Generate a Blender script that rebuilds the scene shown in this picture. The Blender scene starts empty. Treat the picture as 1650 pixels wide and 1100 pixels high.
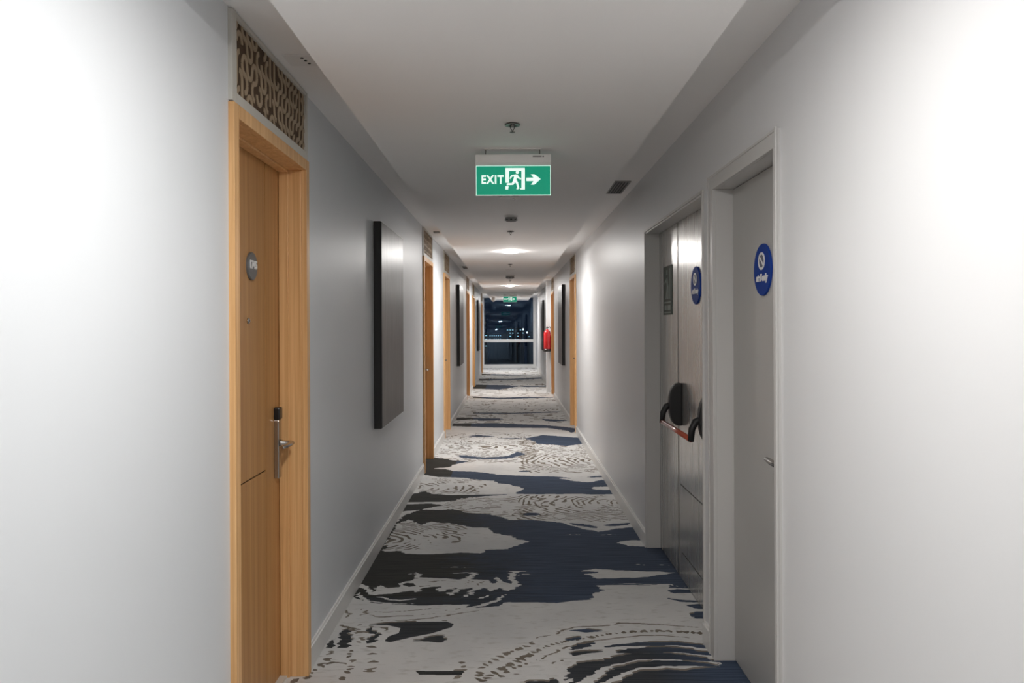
import bpy, bmesh, math, random
import numpy as np
from mathutils import Vector, Matrix

# ------------------------------------------------------------------ camera, world, exposure
scene = bpy.context.scene
C = scene.collection
F_PX = 1250.0                 # focal length in pixels of the 1650 wide frame
cam_d = bpy.data.cameras.new('camera')
cam_d.sensor_width = 36.0
cam_d.lens = F_PX / 1650.0 * 36.0
cam_d.shift_x = 3.0 / 1650.0
cam_d.shift_y = -25.5 / 1650.0
cam_d.clip_start = 0.05
cam_d.clip_end = 1000
cam = bpy.data.objects.new('camera', cam_d)
C.objects.link(cam)
CAM_H = 1.5
cam.location = (0, 0, CAM_H)
cam.rotation_euler = (math.radians(90), math.radians(0.25), 0)
scene.camera = cam

world = bpy.data.worlds.new('world')
scene.world = world
world.use_nodes = True
world.node_tree.nodes['Background'].inputs['Color'].default_value = (0.05, 0.12, 0.30, 1)
world.node_tree.nodes['Background'].inputs['Strength'].default_value = 0.045

scene.view_settings.view_transform = 'Standard'
scene.view_settings.look = 'None'
scene.view_settings.gamma = 1.0
scene.view_settings.use_curve_mapping = False
scene.view_settings.exposure = 0.0
LAMP_STRENGTH = 480.0     # lamps in view; the one overhead is a little weaker
LAMP_NEAR = 365.0
LAMP_Y = [-6.45, 1.42, 9.29, 17.20, 25.15]
scene.cycles.max_bounces = 10
scene.cycles.diffuse_bounces = 6
scene.cycles.sample_clamp_indirect = 6.0
scene.cycles.use_denoising = True

# ------------------------------------------------------------------ layout numbers (metres)
XL, XR = -0.890, 0.917        # wall faces
Y0, Y1 = -8.0, 27.6           # corridor ends
HC = 2.515                    # height of the side strips of the ceiling
HS = 2.390                    # underside of the lowered middle panel
SX = 0.652                    # half width of the lowered middle panel
REC = 0.10                    # depth of the door recesses
WALLT = 0.26


# ------------------------------------------------------------------ materials
def new_mat(name):
    m = bpy.data.materials.new(name)
    m.use_nodes = True
    return m, m.node_tree.nodes, m.node_tree.links, m.node_tree.nodes['Principled BSDF']


def plain(name, col, rough=0.5, metal=0.0, spec=0.5, bump=0.0, bscale=60.0, var=0.0, vscale=3.0, coat=0.0):
    m, N, L, P = new_mat(name)
    P.inputs['Base Color'].default_value = (*col, 1)
    P.inputs['Roughness'].default_value = rough
    P.inputs['Metallic'].default_value = metal
    P.inputs['Specular IOR Level'].default_value = spec
    P.inputs['Coat Weight'].default_value = coat
    P.inputs['Coat Roughness'].default_value = 0.2
    tc = N.new('ShaderNodeTexCoord')
    if var > 0:
        n = N.new('ShaderNodeTexNoise')
        n.inputs['Scale'].default_value = vscale
        n.inputs['Detail'].default_value = 4
        L.new(tc.outputs['Object'], n.inputs['Vector'])
        mx = N.new('ShaderNodeMix')
        mx.data_type = 'RGBA'
        mx.inputs[6].default_value = (*[c * (1 - var) for c in col], 1)
        mx.inputs[7].default_value = (*[min(1, c * (1 + var)) for c in col], 1)
        L.new(n.outputs['Fac'], mx.inputs[0])
        L.new(mx.outputs[2], P.inputs['Base Color'])
    if bump > 0:
        n = N.new('ShaderNodeTexNoise')
        n.inputs['Scale'].default_value = bscale
        n.inputs['Detail'].default_value = 3
        L.new(tc.outputs['Object'], n.inputs['Vector'])
        b = N.new('ShaderNodeBump')
        b.inputs['Strength'].default_value = bump
        b.inputs['Distance'].default_value = 0.002
        L.new(n.outputs['Fac'], b.inputs['Height'])
        L.new(b.outputs['Normal'], P.inputs['Normal'])
    return m


def wood(name, c1, c2, stretch=(26, 26, 1.1), rough=0.42):
    m, N, L, P = new_mat(name)
    tc = N.new('ShaderNodeTexCoord')
    mp = N.new('ShaderNodeMapping')
    mp.inputs['Scale'].default_value = stretch
    L.new(tc.outputs['Object'], mp.inputs['Vector'])
    n1 = N.new('ShaderNodeTexNoise')
    n1.inputs['Scale'].default_value = 1.0
    n1.inputs['Detail'].default_value = 5
    n1.inputs['Roughness'].default_value = 0.6
    n1.inputs['Distortion'].default_value = 0.6
    L.new(mp.outputs['Vector'], n1.inputs['Vector'])
    n2 = N.new('ShaderNodeTexNoise')
    n2.inputs['Scale'].default_value = 6.0
    n2.inputs['Detail'].default_value = 2
    L.new(mp.outputs['Vector'], n2.inputs['Vector'])
    mul = N.new('ShaderNodeMath')
    mul.operation = 'MULTIPLY_ADD'
    mul.inputs[1].default_value = 0.3
    L.new(n2.outputs['Fac'], mul.inputs[0])
    L.new(n1.outputs['Fac'], mul.inputs[2])
    cr = N.new('ShaderNodeValToRGB')
    cr.color_ramp.elements[0].position = 0.50
    cr.color_ramp.elements[0].color = (*c1, 1)
    cr.color_ramp.elements[1].position = 0.80
    cr.color_ramp.elements[1].color = (*c2, 1)
    L.new(mul.outputs[0], cr.inputs['Fac'])
    L.new(cr.outputs['Color'], P.inputs['Base Color'])
    P.inputs['Roughness'].default_value = rough
    b = N.new('ShaderNodeBump')
    b.inputs['Strength'].default_value = 0.15
    b.inputs['Distance'].default_value = 0.001
    L.new(n2.outputs['Fac'], b.inputs['Height'])
    L.new(b.outputs['Normal'], P.inputs['Normal'])
    return m


def emit(name, col, s):
    m, N, L, P = new_mat(name)
    P.inputs['Base Color'].default_value = (*col, 1)
    P.inputs['Emission Color'].default_value = (*col, 1)
    P.inputs['Emission Strength'].default_value = s
    return m


def brushed(name, col, rough, metal, aniso_scale=(90, 90, 2.0)):
    """painted or brushed sheet steel: roughness streaked along the height, slight oil canning"""
    m, N, L, P = new_mat(name)
    P.inputs['Metallic'].default_value = metal
    tc = N.new('ShaderNodeTexCoord')
    mp = N.new('ShaderNodeMapping')
    mp.inputs['Scale'].default_value = aniso_scale
    L.new(tc.outputs['Object'], mp.inputs['Vector'])
    n = N.new('ShaderNodeTexNoise')
    n.inputs['Scale'].default_value = 1.0
    n.inputs['Detail'].default_value = 4
    L.new(mp.outputs['Vector'], n.inputs['Vector'])
    mr = N.new('ShaderNodeMapRange')
    mr.inputs['From Min'].default_value = 0.3
    mr.inputs['From Max'].default_value = 0.7
    mr.inputs['To Min'].default_value = rough * 0.75
    mr.inputs['To Max'].default_value = rough * 1.25
    L.new(n.outputs['Fac'], mr.inputs['Value'])
    L.new(mr.outputs['Result'], P.inputs['Roughness'])
    n2 = N.new('ShaderNodeTexNoise')
    n2.inputs['Scale'].default_value = 3.5
    n2.inputs['Detail'].default_value = 3
    L.new(tc.outputs['Object'], n2.inputs['Vector'])
    mx = N.new('ShaderNodeMix')
    mx.data_type = 'RGBA'
    mx.inputs[6].default_value = (*[c * 0.9 for c in col], 1)
    mx.inputs[7].default_value = (*[c * 1.1 for c in col], 1)
    L.new(n2.outputs['Fac'], mx.inputs[0])
    L.new(mx.outputs[2], P.inputs['Base Color'])
    b = N.new('ShaderNodeBump')
    b.inputs['Strength'].default_value = 0.05
    b.inputs['Distance'].default_value = 0.002
    L.new(n.outputs['Fac'], b.inputs['Height'])
    L.new(b.outputs['Normal'], P.inputs['Normal'])
    return m


def glass_pane_mat():
    m, N, L, P = new_mat('window_glass')
    out = N['Material Output']
    N.remove(P)
    tr = N.new('ShaderNodeBsdfTransparent')
    tr.inputs['Color'].default_value = (0.80, 0.88, 0.95, 1)
    gl = N.new('ShaderNodeBsdfGlossy')
    gl.inputs['Roughness'].default_value = 0.01
    gl.inputs['Color'].default_value = (0.55, 0.75, 1.0, 1)
    fr = N.new('ShaderNodeFresnel')
    fr.inputs['IOR'].default_value = 1.5
    mx = N.new('ShaderNodeMixShader')
    L.new(fr.outputs['Fac'], mx.inputs['Fac'])
    L.new(tr.outputs['BSDF'], mx.inputs[1])
    L.new(gl.outputs['BSDF'], mx.inputs[2])
    L.new(mx.outputs['Shader'], out.inputs['Surface'])
    return m


def carpet_mat():
    m, N, L, P = new_mat('patterned_carpet')
    P.inputs['Roughness'].default_value = 0.95
    P.inputs['Specular IOR Level'].default_value = 0.15
    P.inputs['Sheen Weight'].default_value = 0.05

    def attr(n):
        a = N.new('ShaderNodeAttribute')
        a.attribute_name = n
        return a

    def sharp(src, lo=0.44, hi=0.56):
        mr = N.new('ShaderNodeMapRange')
        mr.inputs['From Min'].default_value = lo
        mr.inputs['From Max'].default_value = hi
        L.new(src, mr.inputs['Value'])
        return mr.outputs['Result']

    def mix(f, a, b):
        mx = N.new('ShaderNodeMix')
        mx.data_type = 'RGBA'
        L.new(f, mx.inputs[0])
        for i, v in ((6, a), (7, b)):
            if isinstance(v, tuple):
                mx.inputs[i].default_value = (*v, 1)
            else:
                L.new(v, mx.inputs[i])
        return mx.outputs[2]

    tc = N.new('ShaderNodeTexCoord')

    def noise(scale, vec=(1, 1, 1), detail=3):
        mp = N.new('ShaderNodeMapping')
        mp.inputs['Scale'].default_value = vec
        L.new(tc.outputs['Object'], mp.inputs['Vector'])
        n = N.new('ShaderNodeTexNoise')
        n.inputs['Scale'].default_value = scale
        n.inputs['Detail'].default_value = detail
        L.new(mp.outputs['Vector'], n.inputs['Vector'])
        return n.outputs['Fac']

    base = mix(sharp(noise(2.2, detail=5), 0.35, 0.65), (0.60, 0.60, 0.595), (0.70, 0.695, 0.68))
    base = mix(sharp(noise(14, (1, 2.5, 1)), 0.56, 0.72), base, (0.52, 0.51, 0.49))
    brown = mix(sharp(noise(6), 0.4, 0.6), (0.15, 0.125, 0.098), (0.22, 0.19, 0.155))
    navy = mix(sharp(noise(30, (0.12, 3.0, 1), 2), 0.35, 0.65), (0.028, 0.045, 0.078), (0.062, 0.088, 0.142))
    coal = mix(sharp(noise(30, (0.12, 3.0, 1), 2), 0.35, 0.65), (0.018, 0.020, 0.019), (0.046, 0.045, 0.041))
    dark = mix(sharp(attr('navy').outputs['Fac'], 0.0, 1.0), coal, navy)
    c = mix(sharp(attr('brown').outputs['Fac']), base, brown)
    c = mix(sharp(attr('dark').outputs['Fac']), c, dark)
    L.new(c, P.inputs['Base Color'])
    b = N.new('ShaderNodeBump')
    b.inputs['Strength'].default_value = 0.6
    b.inputs['Distance'].default_value = 0.003
    ad = N.new('ShaderNodeMath')
    ad.operation = 'MULTIPLY_ADD'
    ad.inputs[1].default_value = -0.6
    L.new(attr('brown').outputs['Fac'], ad.inputs[0])
    L.new(noise(350, detail=2), ad.inputs[2])
    L.new(ad.outputs[0], b.inputs['Height'])
    L.new(b.outputs['Normal'], P.inputs['Normal'])
    return m


def artwork_mat():
    m, N, L, P = new_mat('dark_lacquered_canvas')
    tc = N.new('ShaderNodeTexCoord')
    mp = N.new('ShaderNodeMapping')
    mp.inputs['Scale'].default_value = (6, 6, 0.9)
    L.new(tc.outputs['Object'], mp.inputs['Vector'])
    n = N.new('ShaderNodeTexNoise')
    n.inputs['Scale'].default_value = 4
    n.inputs['Detail'].default_value = 6
    L.new(mp.outputs['Vector'], n.inputs['Vector'])
    cr = N.new('ShaderNodeValToRGB')
    cr.color_ramp.elements[0].position = 0.35
    cr.color_ramp.elements[0].color = (0.018, 0.018, 0.020, 1)
    cr.color_ramp.elements[1].position = 0.7
    cr.color_ramp.elements[1].color = (0.060, 0.058, 0.060, 1)
    L.new(n.outputs['Fac'], cr.inputs['Fac'])
    L.new(cr.outputs['Color'], P.inputs['Base Color'])
    P.inputs['Roughness'].default_value = 0.36
    b = N.new('ShaderNodeBump')
    b.inputs['Strength'].default_value = 0.25
    b.inputs['Distance'].default_value = 0.004
    L.new(n.outputs['Fac'], b.inputs['Height'])
    L.new(b.outputs['Normal'], P.inputs['Normal'])
    return m


M = dict(
    wall=plain('wall_paint', (0.71, 0.715, 0.725), 0.42, spec=0.4, bump=0.12, bscale=35, var=0.02, vscale=1.3),
    wallcool=plain('cool_wall_paint', (0.685, 0.71, 0.735), 0.42, spec=0.4, bump=0.12, bscale=35, var=0.02, vscale=1.3),
    ceil=plain('ceiling_paint', (0.93, 0.91, 0.895), 0.8, spec=0.2),
    white=plain('white_trim_paint', (0.78, 0.775, 0.76), 0.4),
    base=plain('baseboard_paint', (0.74, 0.735, 0.72), 0.35),
    greypaint=plain('grey_door_frame_paint', (0.56, 0.55, 0.535), 0.38),
    greyleaf=plain('grey_door_leaf_paint', (0.43, 0.425, 0.41), 0.32, bump=0.05, bscale=6, var=0.03),
    steel=brushed('brushed_steel_door', (0.56, 0.55, 0.53), 0.24, 0.62, (60, 60, 1.2)),
    oak=wood('oak_frame', (0.64, 0.345, 0.135), (0.82, 0.51, 0.24), (55, 55, .7)),
    oakleaf=wood('oak_leaf', (0.42, 0.205, 0.070), (0.54, 0.29, 0.110), (40, 40, 0.6)),
    groove=plain('dark_groove', (0.035, 0.018, 0.008), 0.8),
    fret=plain('carved_tan_wood', (0.38, 0.285, 0.19), 0.6, var=0.12, vscale=9),
    fretback=plain('brown_backing', (0.075, 0.042, 0.021), 0.8, var=0.2, vscale=14),
    cream=plain('cream_trim', (0.58, 0.56, 0.51), 0.45),
    chrome=plain('satin_nickel', (0.50, 0.48, 0.46), 0.25, metal=1.0),
    black=plain('black_plastic', (0.012, 0.012, 0.013), 0.32),
    blacksatin=plain('black_housing', (0.010, 0.010, 0.011), 0.55),
    red=plain('red_paint', (0.62, 0.015, 0.02), 0.28, coat=0.4),
    redbar=plain('red_brown_lacquer', (0.42, 0.075, 0.035), 0.28, coat=0.5),
    blue=plain('blue_sign_enamel', (0.012, 0.050, 0.290), 0.6, spec=0.12),
    bluegrey=plain('sign_oval_grey', (0.10, 0.11, 0.15), 0.4),
    letter=plain('white_lettering', (0.82, 0.82, 0.82), 0.4),
    greydisc=plain('grey_number_disc', (0.16, 0.17, 0.18), 0.38, metal=0.3),
    plastic=plain('white_plastic', (0.86, 0.84, 0.82), 0.45),
    detgrey=plain('grey_plastic', (0.30, 0.29, 0.28), 0.5),
    brass=plain('dark_chrome', (0.22, 0.21, 0.20), 0.3, metal=1.0),
    art=artwork_mat(),
    artside=plain('black_canvas_edge', (0.016, 0.015, 0.015), 0.6),
    carpet=carpet_mat(),
    glass=glass_pane_mat(),
    lamp=emit('lamp_diffuser', (1.0, 0.975, 0.945), LAMP_STRENGTH),
    lampnear=emit('lamp_diffuser_near', (1.0, 0.975, 0.945), LAMP_NEAR),
    signgreen=emit('sign_green', (0.0, 0.24, 0.14), 0.8),
    signwhite=emit('sign_white', (0.85, 1.0, 0.93), 0.75),
    signedge=emit('sign_edge', (0.75, 1.0, 0.88), 0.9),
    noticegreen=plain('green_notice_plate', (0.018, 0.045, 0.032), 0.5, spec=0.3),
    noticepale=plain('pale_green_print', (0.12, 0.19, 0.155), 0.4),
    darkline=plain('dark_line', (0.05, 0.05, 0.05), 0.6),
    city=plain('dark_facade', (0.03, 0.035, 0.045), 0.8),
    citylight=emit('lit_city_window', (0.45, 0.75, 0.85), 1.3),
    citywarm=emit('bright_city_lamp', (0.9, 0.95, 1.0), 3.0),
    ground=plain('night_ground', (0.02, 0.025, 0.03), 0.9),
)


# ------------------------------------------------------------------ helpers
class MB:
    def __init__(self):
        self.bm = bmesh.new()

    def box(self, x0, x1, y0, y1, z0, z1, mi=0):
        x0, x1 = sorted((x0, x1)); y0, y1 = sorted((y0, y1)); z0, z1 = sorted((z0, z1))
        v = [self.bm.verts.new(p) for p in
             ((x0, y0, z0), (x1, y0, z0), (x1, y1, z0), (x0, y1, z0),
              (x0, y0, z1), (x1, y0, z1), (x1, y1, z1), (x0, y1, z1))]
        for f in ((0, 3, 2, 1), (4, 5, 6, 7), (0, 1, 5, 4), (1, 2, 6, 5), (2, 3, 7, 6), (3, 0, 4, 7)):
            fc = self.bm.faces.new([v[i] for i in f])
            fc.material_index = mi
        return self

    def lathe(self, prof, origin=(0, 0, 0), axis=(0, 0, 1), n=32, mi=0, smooth=True):
        """prof: list of (radius, height) along axis"""
        o = Vector(origin); a = Vector(axis).normalized()
        u = a.orthogonal().normalized(); w = a.cross(u)
        rings = []
        for r, h in prof:
            if r < 1e-6:
                rings.append([self.bm.verts.new(o + a * h)])
            else:
                rings.append([self.bm.verts.new(o + a * h + (u * math.cos(t) + w * math.sin(t)) * r)
                              for t in (2 * math.pi * i / n for i in range(n))])
        for A, B in zip(rings, rings[1:]):
            for i in range(n):
                j = (i + 1) % n
                if len(A) == 1 and len(B) == 1:
                    continue
                if len(A) == 1:
                    f = self.bm.faces.new((A[0], B[i], B[j]))
                elif len(B) == 1:
                    f = self.bm.faces.new((A[i], A[j], B[0]))
                else:
                    f = self.bm.faces.new((A[i], A[j], B[j], B[i]))
                f.smooth = smooth; f.material_index = mi
        return self

    def tube(self, pts, r, n=12, mi=0, cap=True, flat=1.0):
        pts = [Vector(p) for p in pts]
        rs = r if isinstance(r, (list, tuple)) else [r] * len(pts)
        rings = []
        up = None
        for i, p in enumerate(pts):
            d = (pts[min(i + 1, len(pts) - 1)] - pts[max(i - 1, 0)]).normalized()
            if up is None:
                up = d.orthogonal().normalized() if abs(d.z) > 0.9 else Vector((0, 0, 1))
            s = d.cross(up).normalized()
            u2 = s.cross(d).normalized()
            rings.append([self.bm.verts.new(p + s * math.cos(t) * rs[i] + u2 * math.sin(t) * rs[i] * flat)
                          for t in (2 * math.pi * k / n for k in range(n))])
        for A, B in zip(rings, rings[1:]):
            for i in range(n):
                j = (i + 1) % n
                f = self.bm.faces.new((A[i], A[j], B[j], B[i])); f.smooth = True; f.material_index = mi
        if cap:
            for R_ in (rings[0], rings[-1]):
                f = self.bm.faces.new(R_); f.material_index = mi
        return self

    def prism(self, poly, mat, depth, mi=0):
        """poly in local xy, extruded along local z by depth, placed by matrix"""
        A = [self.bm.verts.new(mat @ Vector((x, y, 0))) for x, y in poly]
        B = [self.bm.verts.new(mat @ Vector((x, y, depth))) for x, y in poly]
        n = len(poly)
        for R_ in (A, B):
            f = self.bm.faces.new(R_); f.material_index = mi
        for i in range(n):
            f = self.bm.faces.new((A[i], A[(i + 1) % n], B[(i + 1) % n], B[i])); f.material_index = mi
        return self

    def build(self, name, mats, parent=None, bevel=0.0):
        bmesh.ops.recalc_face_normals(self.bm, faces=self.bm.faces)
        me = bpy.data.meshes.new(name)
        self.bm.to_mesh(me); self.bm.free()
        for m in (mats if isinstance(mats, (list, tuple)) else [mats]):
            me.materials.append(m)
        o = bpy.data.objects.new(name, me)
        C.objects.link(o)
        if parent is not None:
            o.parent = parent
        if bevel > 0:
            b = o.modifiers.new('bevel', 'BEVEL')
            b.width = bevel; b.segments = 2; b.limit_method = 'ANGLE'; b.angle_limit = math.radians(40)
        return o


def tag(o, label=None, cat=None, group=None, kind=None):
    if label: o['label'] = label
    if cat: o['category'] = cat
    if group: o['group'] = group
    if kind: o['kind'] = kind
    return o


def thing(name, loc, label, cat, group=None, kind=None):
    o = bpy.data.objects.new(name, None)
    o.empty_display_size = 0.1
    C.objects.link(o)
    o.location = loc
    return tag(o, label, cat, group, kind)


def copy_tree(o, parent=None):
    c = o.copy(); C.objects.link(c)
    if parent is not None: c.parent = parent
    for ch in [k for k in bpy.data.objects if k.parent == o]:
        copy_tree(ch, c)
    return c


def text_part(name, body, size, mat, parent, mw, extrude=0.0012, bold=0.0, shear=0.0, sx=1.0, space=1.0, label=None):
    cu = bpy.data.curves.new(name, 'FONT')
    cu.body = body; cu.size = size; cu.align_x = 'CENTER'; cu.align_y = 'CENTER'
    cu.extrude = extrude; cu.offset = bold; cu.shear = shear; cu.space_character = space
    tmp = bpy.data.objects.new('tmp_text', cu)
    C.objects.link(tmp)
    dg = bpy.context.evaluated_depsgraph_get()
    me = bpy.data.meshes.new_from_object(tmp.evaluated_get(dg))
    bpy.data.objects.remove(tmp); bpy.data.curves.remove(cu)
    me.transform(mw @ Matrix.Diagonal((sx, 1, 1, 1)))
    me.materials.clear(); me.materials.append(mat)
    o = bpy.data.objects.new(name, me); C.objects.link(o); o.parent = parent
    if label: o['label'] = label
    return o


def face_matrix(side, loc):
    """local x = reading direction, y = up, z = out into the corridor, for the left (-1) or right (+1) wall"""
    if side < 0:
        R_ = Matrix(((0, 0, 1), (1, 0, 0), (0, 1, 0)))
    else:
        R_ = Matrix(((0, 0, -1), (-1, 0, 0), (0, 1, 0)))
    return Matrix.Translation(loc) @ R_.to_4x4()


# ------------------------------------------------------------------ openings
DW = 0.914                                    # outer width of an oak door frame
L_DOORS = [-5.414, 2.456, 7.89, 10.35, 15.76, 18.22, 23.63]
R_DOORS = [10.78, 16.12]
SVC = (2.623, 3.54)                           # grey service door, right wall
FIRE = (3.67, 5.234)                          # steel double fire door, right wall
TOP = 2.215                                   # outer top of an oak frame
OI = 0.03                                     # frame overlap on the wall opening

# ------------------------------------------------------------------ structure: walls
holes_l = [(a + OI, a + DW - OI, TOP - OI) for a in L_DOORS]
holes_r = [(SVC[0] + .02, SVC[1] - .02, 2.15), (FIRE[0], FIRE[1], 2.125)] + [(a + OI, a + DW - OI, TOP - OI) for a in R_DOORS]


def wall(name, x_face, s, holes, label, y_end=Y1 + 0.1):
    b = MB()
    xo = x_face + s * WALLT
    y = Y0
    for (a, c, h) in sorted(holes):
        b.box(x_face, xo, y, a, 0, HC)
        b.box(x_face, xo, a, c, h, HC)
        y = c
    b.box(x_face, xo, y, y_end, 0, HC)
    return b


REC_Y = 24.60                                 # the left wall steps back here, before the end window
wb = wall('wall_left', XL, -1, holes_l, '', REC_Y)
wb.box(-1.0, XL - WALLT, REC_Y, Y1 + .1, 0, HC)
tag(wb.build('wall_left', M['wallcool']), 'long pale grey painted corridor wall on the left with oak doors', 'wall', kind='structure')
wb = wall('wall_right', XR, 1, holes_r, '')
tag(wb.build('wall_right', M['wall']), 'long pale grey painted corridor wall on the right with grey service doors', 'wall', kind='structure')
tag(MB().box(0.818, XR - 0.001, 17.44, 17.72, 0.0, HC).build('trim_1', M['wall'], bevel=.003),
    'shallow pale wall pier on the right, carrying the red fire extinguisher', 'wall', kind='structure')
tag(MB().box(-1.3, 1.3, Y0 - .2, Y0, 0, HC).build('wall_back', M['wall']), 'pale end wall behind the camera', 'wall', kind='structure')

cb = MB()
cb.box(XL - .35, XR + .35, Y0 - .1, Y1 + .1, HC, HC + .2)
cb.box(-SX, SX, Y0, Y1 - .08, HS, HC)
tag(cb.build('ceiling', M['ceil']), 'white corridor ceiling with a wide lowered middle panel', 'ceiling', kind='structure')


# baseboards
def baseboard(name, x_face, s, gaps, y_end, label):
    b = MB(); y = Y0
    H, T = 0.105, 0.014

    def seg(a, c):
        b.box(x_face, x_face - s * T, a, c, 0, H - .012)
        b.box(x_face, x_face - s * T * .55, a, c, H - .012, H)
    for (a, c) in sorted(gaps):
        seg(y, a); y = c
    seg(y, y_end)
    return tag(b.build(name, M['base']), label, 'baseboard', kind='structure')


bl = baseboard('baseboard_left', XL, -1, [(a, a + DW) for a in L_DOORS], REC_Y, 'white baseboard along the foot of the left wall')
baseboard('baseboard_right', XR, 1, [SVC, FIRE] + [(a, a + DW) for a in R_DOORS] + [(17.44, 17.72)], Y1, 'white baseboard along the foot of the right wall')

# ------------------------------------------------------------------ carpet
rng = np.random.default_rng(7)


def vnoise(x, y, seed):
    """smooth value noise in numpy"""
    r = np.random.default_rng(seed)
    T = r.random((256, 256))
    xi = np.floor(x).astype(int); yi = np.floor(y).astype(int)
    fx = x - xi; fy = y - yi
    fx = fx * fx * (3 - 2 * fx); fy = fy * fy * (3 - 2 * fy)
    a = T[xi % 256, yi % 256]; b = T[(xi + 1) % 256, yi % 256]
    c = T[xi % 256, (yi + 1) % 256]; d = T[(xi + 1) % 256, (yi + 1) % 256]
    return (a * (1 - fx) + b * fx) * (1 - fy) + (c * (1 - fx) + d * fx) * fy


def fbm(x, y, seed, o=3):
    s = 0; a = .5
    for k in range(o):
        s = s + a * vnoise(x * 2 ** k, y * 2 ** k, seed + k); a *= .5
    return s


# rows: fine near the camera's first visible metres, coarser far away and behind
ys = list(np.arange(Y0 - .1, 2.4, 0.05))
y = 2.4
while y < Y1 + .1:
    ys.append(y)
    y += 0.004 * max(1.0, (y / 4.2) ** 1.7)
ys.append(Y1 + .12)
ys = np.array(ys)
xs = np.linspace(-1.22, 1.22, 470)
GX, GY = np.meshgrid(xs, ys)
NX, NY = len(xs), len(ys)

# domain warp: ragged, mostly sideways, as woven
wx = GX + 0.05 * (fbm(GX * 5, GY * 42, 11) - .45) + 0.035 * (vnoise(GX * 9, GY * 110, 21) - .5)
wy = GY + 0.03 * (fbm(GX * 9, GY * 5, 31) - .45)

dark = np.zeros((NY, NX)); brown = np.zeros((NY, NX))
CA, CB_, CC, CD, CE = (450, 860, 4.125), (800, 860, 4.024), (560, 740, 3.3), (660, 660, 5.156), (760, 460, 4.585)
ROLL = math.radians(0.25)


def flo(crop, p):
    """point of the carpet drawing -> metres on the floor"""
    ox, oy, s = crop
    px, py = ox + p[0] / s - 822.0, oy + p[1] / s - 524.5
    x = px * math.cos(ROLL) + py * math.sin(ROLL)
    yy = -px * math.sin(ROLL) + py * math.cos(ROLL)
    d = CAM_H * F_PX / yy
    return (x * d / F_PX, d)


def fill(arr, pts, val, warp=True, world_pts=False, crop=CA):
    P = pts if world_pts else [flo(crop, p) for p in pts]
    U, V = (wx, wy) if warp else (GX, GY)
    y0 = min(p[1] for p in P) - .12; y1 = max(p[1] for p in P) + .12
    r0, r1 = np.searchsorted(ys, y0), np.searchsorted(ys, y1)
    x0 = min(p[0] for p in P) - .12; x1 = max(p[0] for p in P) + .12
    c0, c1 = np.searchsorted(xs, x0), np.searchsorted(xs, x1)
    if r1 <= r0 or c1 <= c0: return
    u = U[r0:r1, c0:c1]; v = V[r0:r1, c0:c1]
    ins = np.zeros(u.shape, bool)
    n = len(P)
    for i in range(n):
        xa, ya = P[i]; xb, yb = P[(i + 1) % n]
        if abs(ya - yb) < 1e-9: continue
        cond = ((ya > v) != (yb > v)) & (u < (xb - xa) * (v - ya) / (yb - ya) + xa)
        ins ^= cond
    arr[r0:r1, c0:c1][ins] = val


def stroke(arr, pts, w, val, crop=CA, warp=True, world_pts=False, wz=None):
    """a hand-drawn line: w half width across, tapering to its ends"""
    P = pts if world_pts else [flo(crop, p) for p in pts]
    P = [np.array(p) for p in P]
    L_, R_ = [], []
    n = len(P)
    for i in range(n):
        d = P[min(i + 1, n - 1)] - P[max(i - 1, 0)]
        d = d / (np.hypot(*d) + 1e-9)
        nn = np.array((-d[1], d[0]))
        t = i / (n - 1)
        ww = w * (0.35 + 0.65 * math.sin(math.pi * min(1, max(0, t))) ** .5) if 0 < i < n - 1 else w * .25
        L_.append(P[i] + nn * ww); R_.append(P[i] - nn * ww)
    fill(arr, [tuple(p) for p in L_ + R_[::-1]], val, warp, True)


def dashes(path, n, ln, w, crop, seed, arr=None, val=1.0):
    r = random.Random(seed)
    P = [np.array(flo(crop, p)) for p in path]
    seg = [np.hypot(*(P[i + 1] - P[i])) for i in range(len(P) - 1)]
    tot = sum(seg)
    for k in range(n):
        t = (k + r.uniform(.1, .9)) / n * tot
        i = 0
        while i < len(seg) - 1 and t > seg[i]:
            t -= seg[i]; i += 1
        q = P[i] + (P[i + 1] - P[i]) * min(1, t / seg[i])
        d = (P[i + 1] - P[i]) / seg[i]
        ang = r.uniform(-.6, .6)
        nn = np.array((-d[1] * math.cos(ang) + d[0] * math.sin(ang), d[0] * math.cos(ang) + d[1] * math.sin(ang)))
        l = ln * r.uniform(.5, 1.1)
        a = q - nn * l; b = q + nn * l
        m = q + d * r.uniform(-.4, .4) * l
        stroke(brown if arr is None else arr, [tuple(a), tuple(m), tuple(b)], w * r.uniform(.9, 1.6), val, world_pts=True, warp=False)


# -- fine taupe contour lines woven through the pale ground, further down the corridor
def contours(cx, cy, kx, ky, pitch, frac, seed, region, breaks=0.42):
    r = np.sqrt(((GX - cx) * kx) ** 2 + ((GY - cy) * ky) ** 2) + 0.16 * (fbm(GX * 4, GY * 4, seed) - .5) + 0.03 * (vnoise(GX * 22, GY * 22, seed + 5) - .5)
    ln = np.abs((r / pitch) % 1.0 - .5) * 2
    m = (ln > 1 - frac) & (fbm(GX * 9, GY * 9, seed + 9) > breaks)
    x0, x1, y0, y1 = region
    e = 0.12 * (vnoise(GX * 6, GY * 6, seed + 3) - .5)
    m &= (GX + e > x0) & (GX + e < x1) & (GY + e > y0) & (GY + e < y1)
    brown[m] = 1.0


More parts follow.
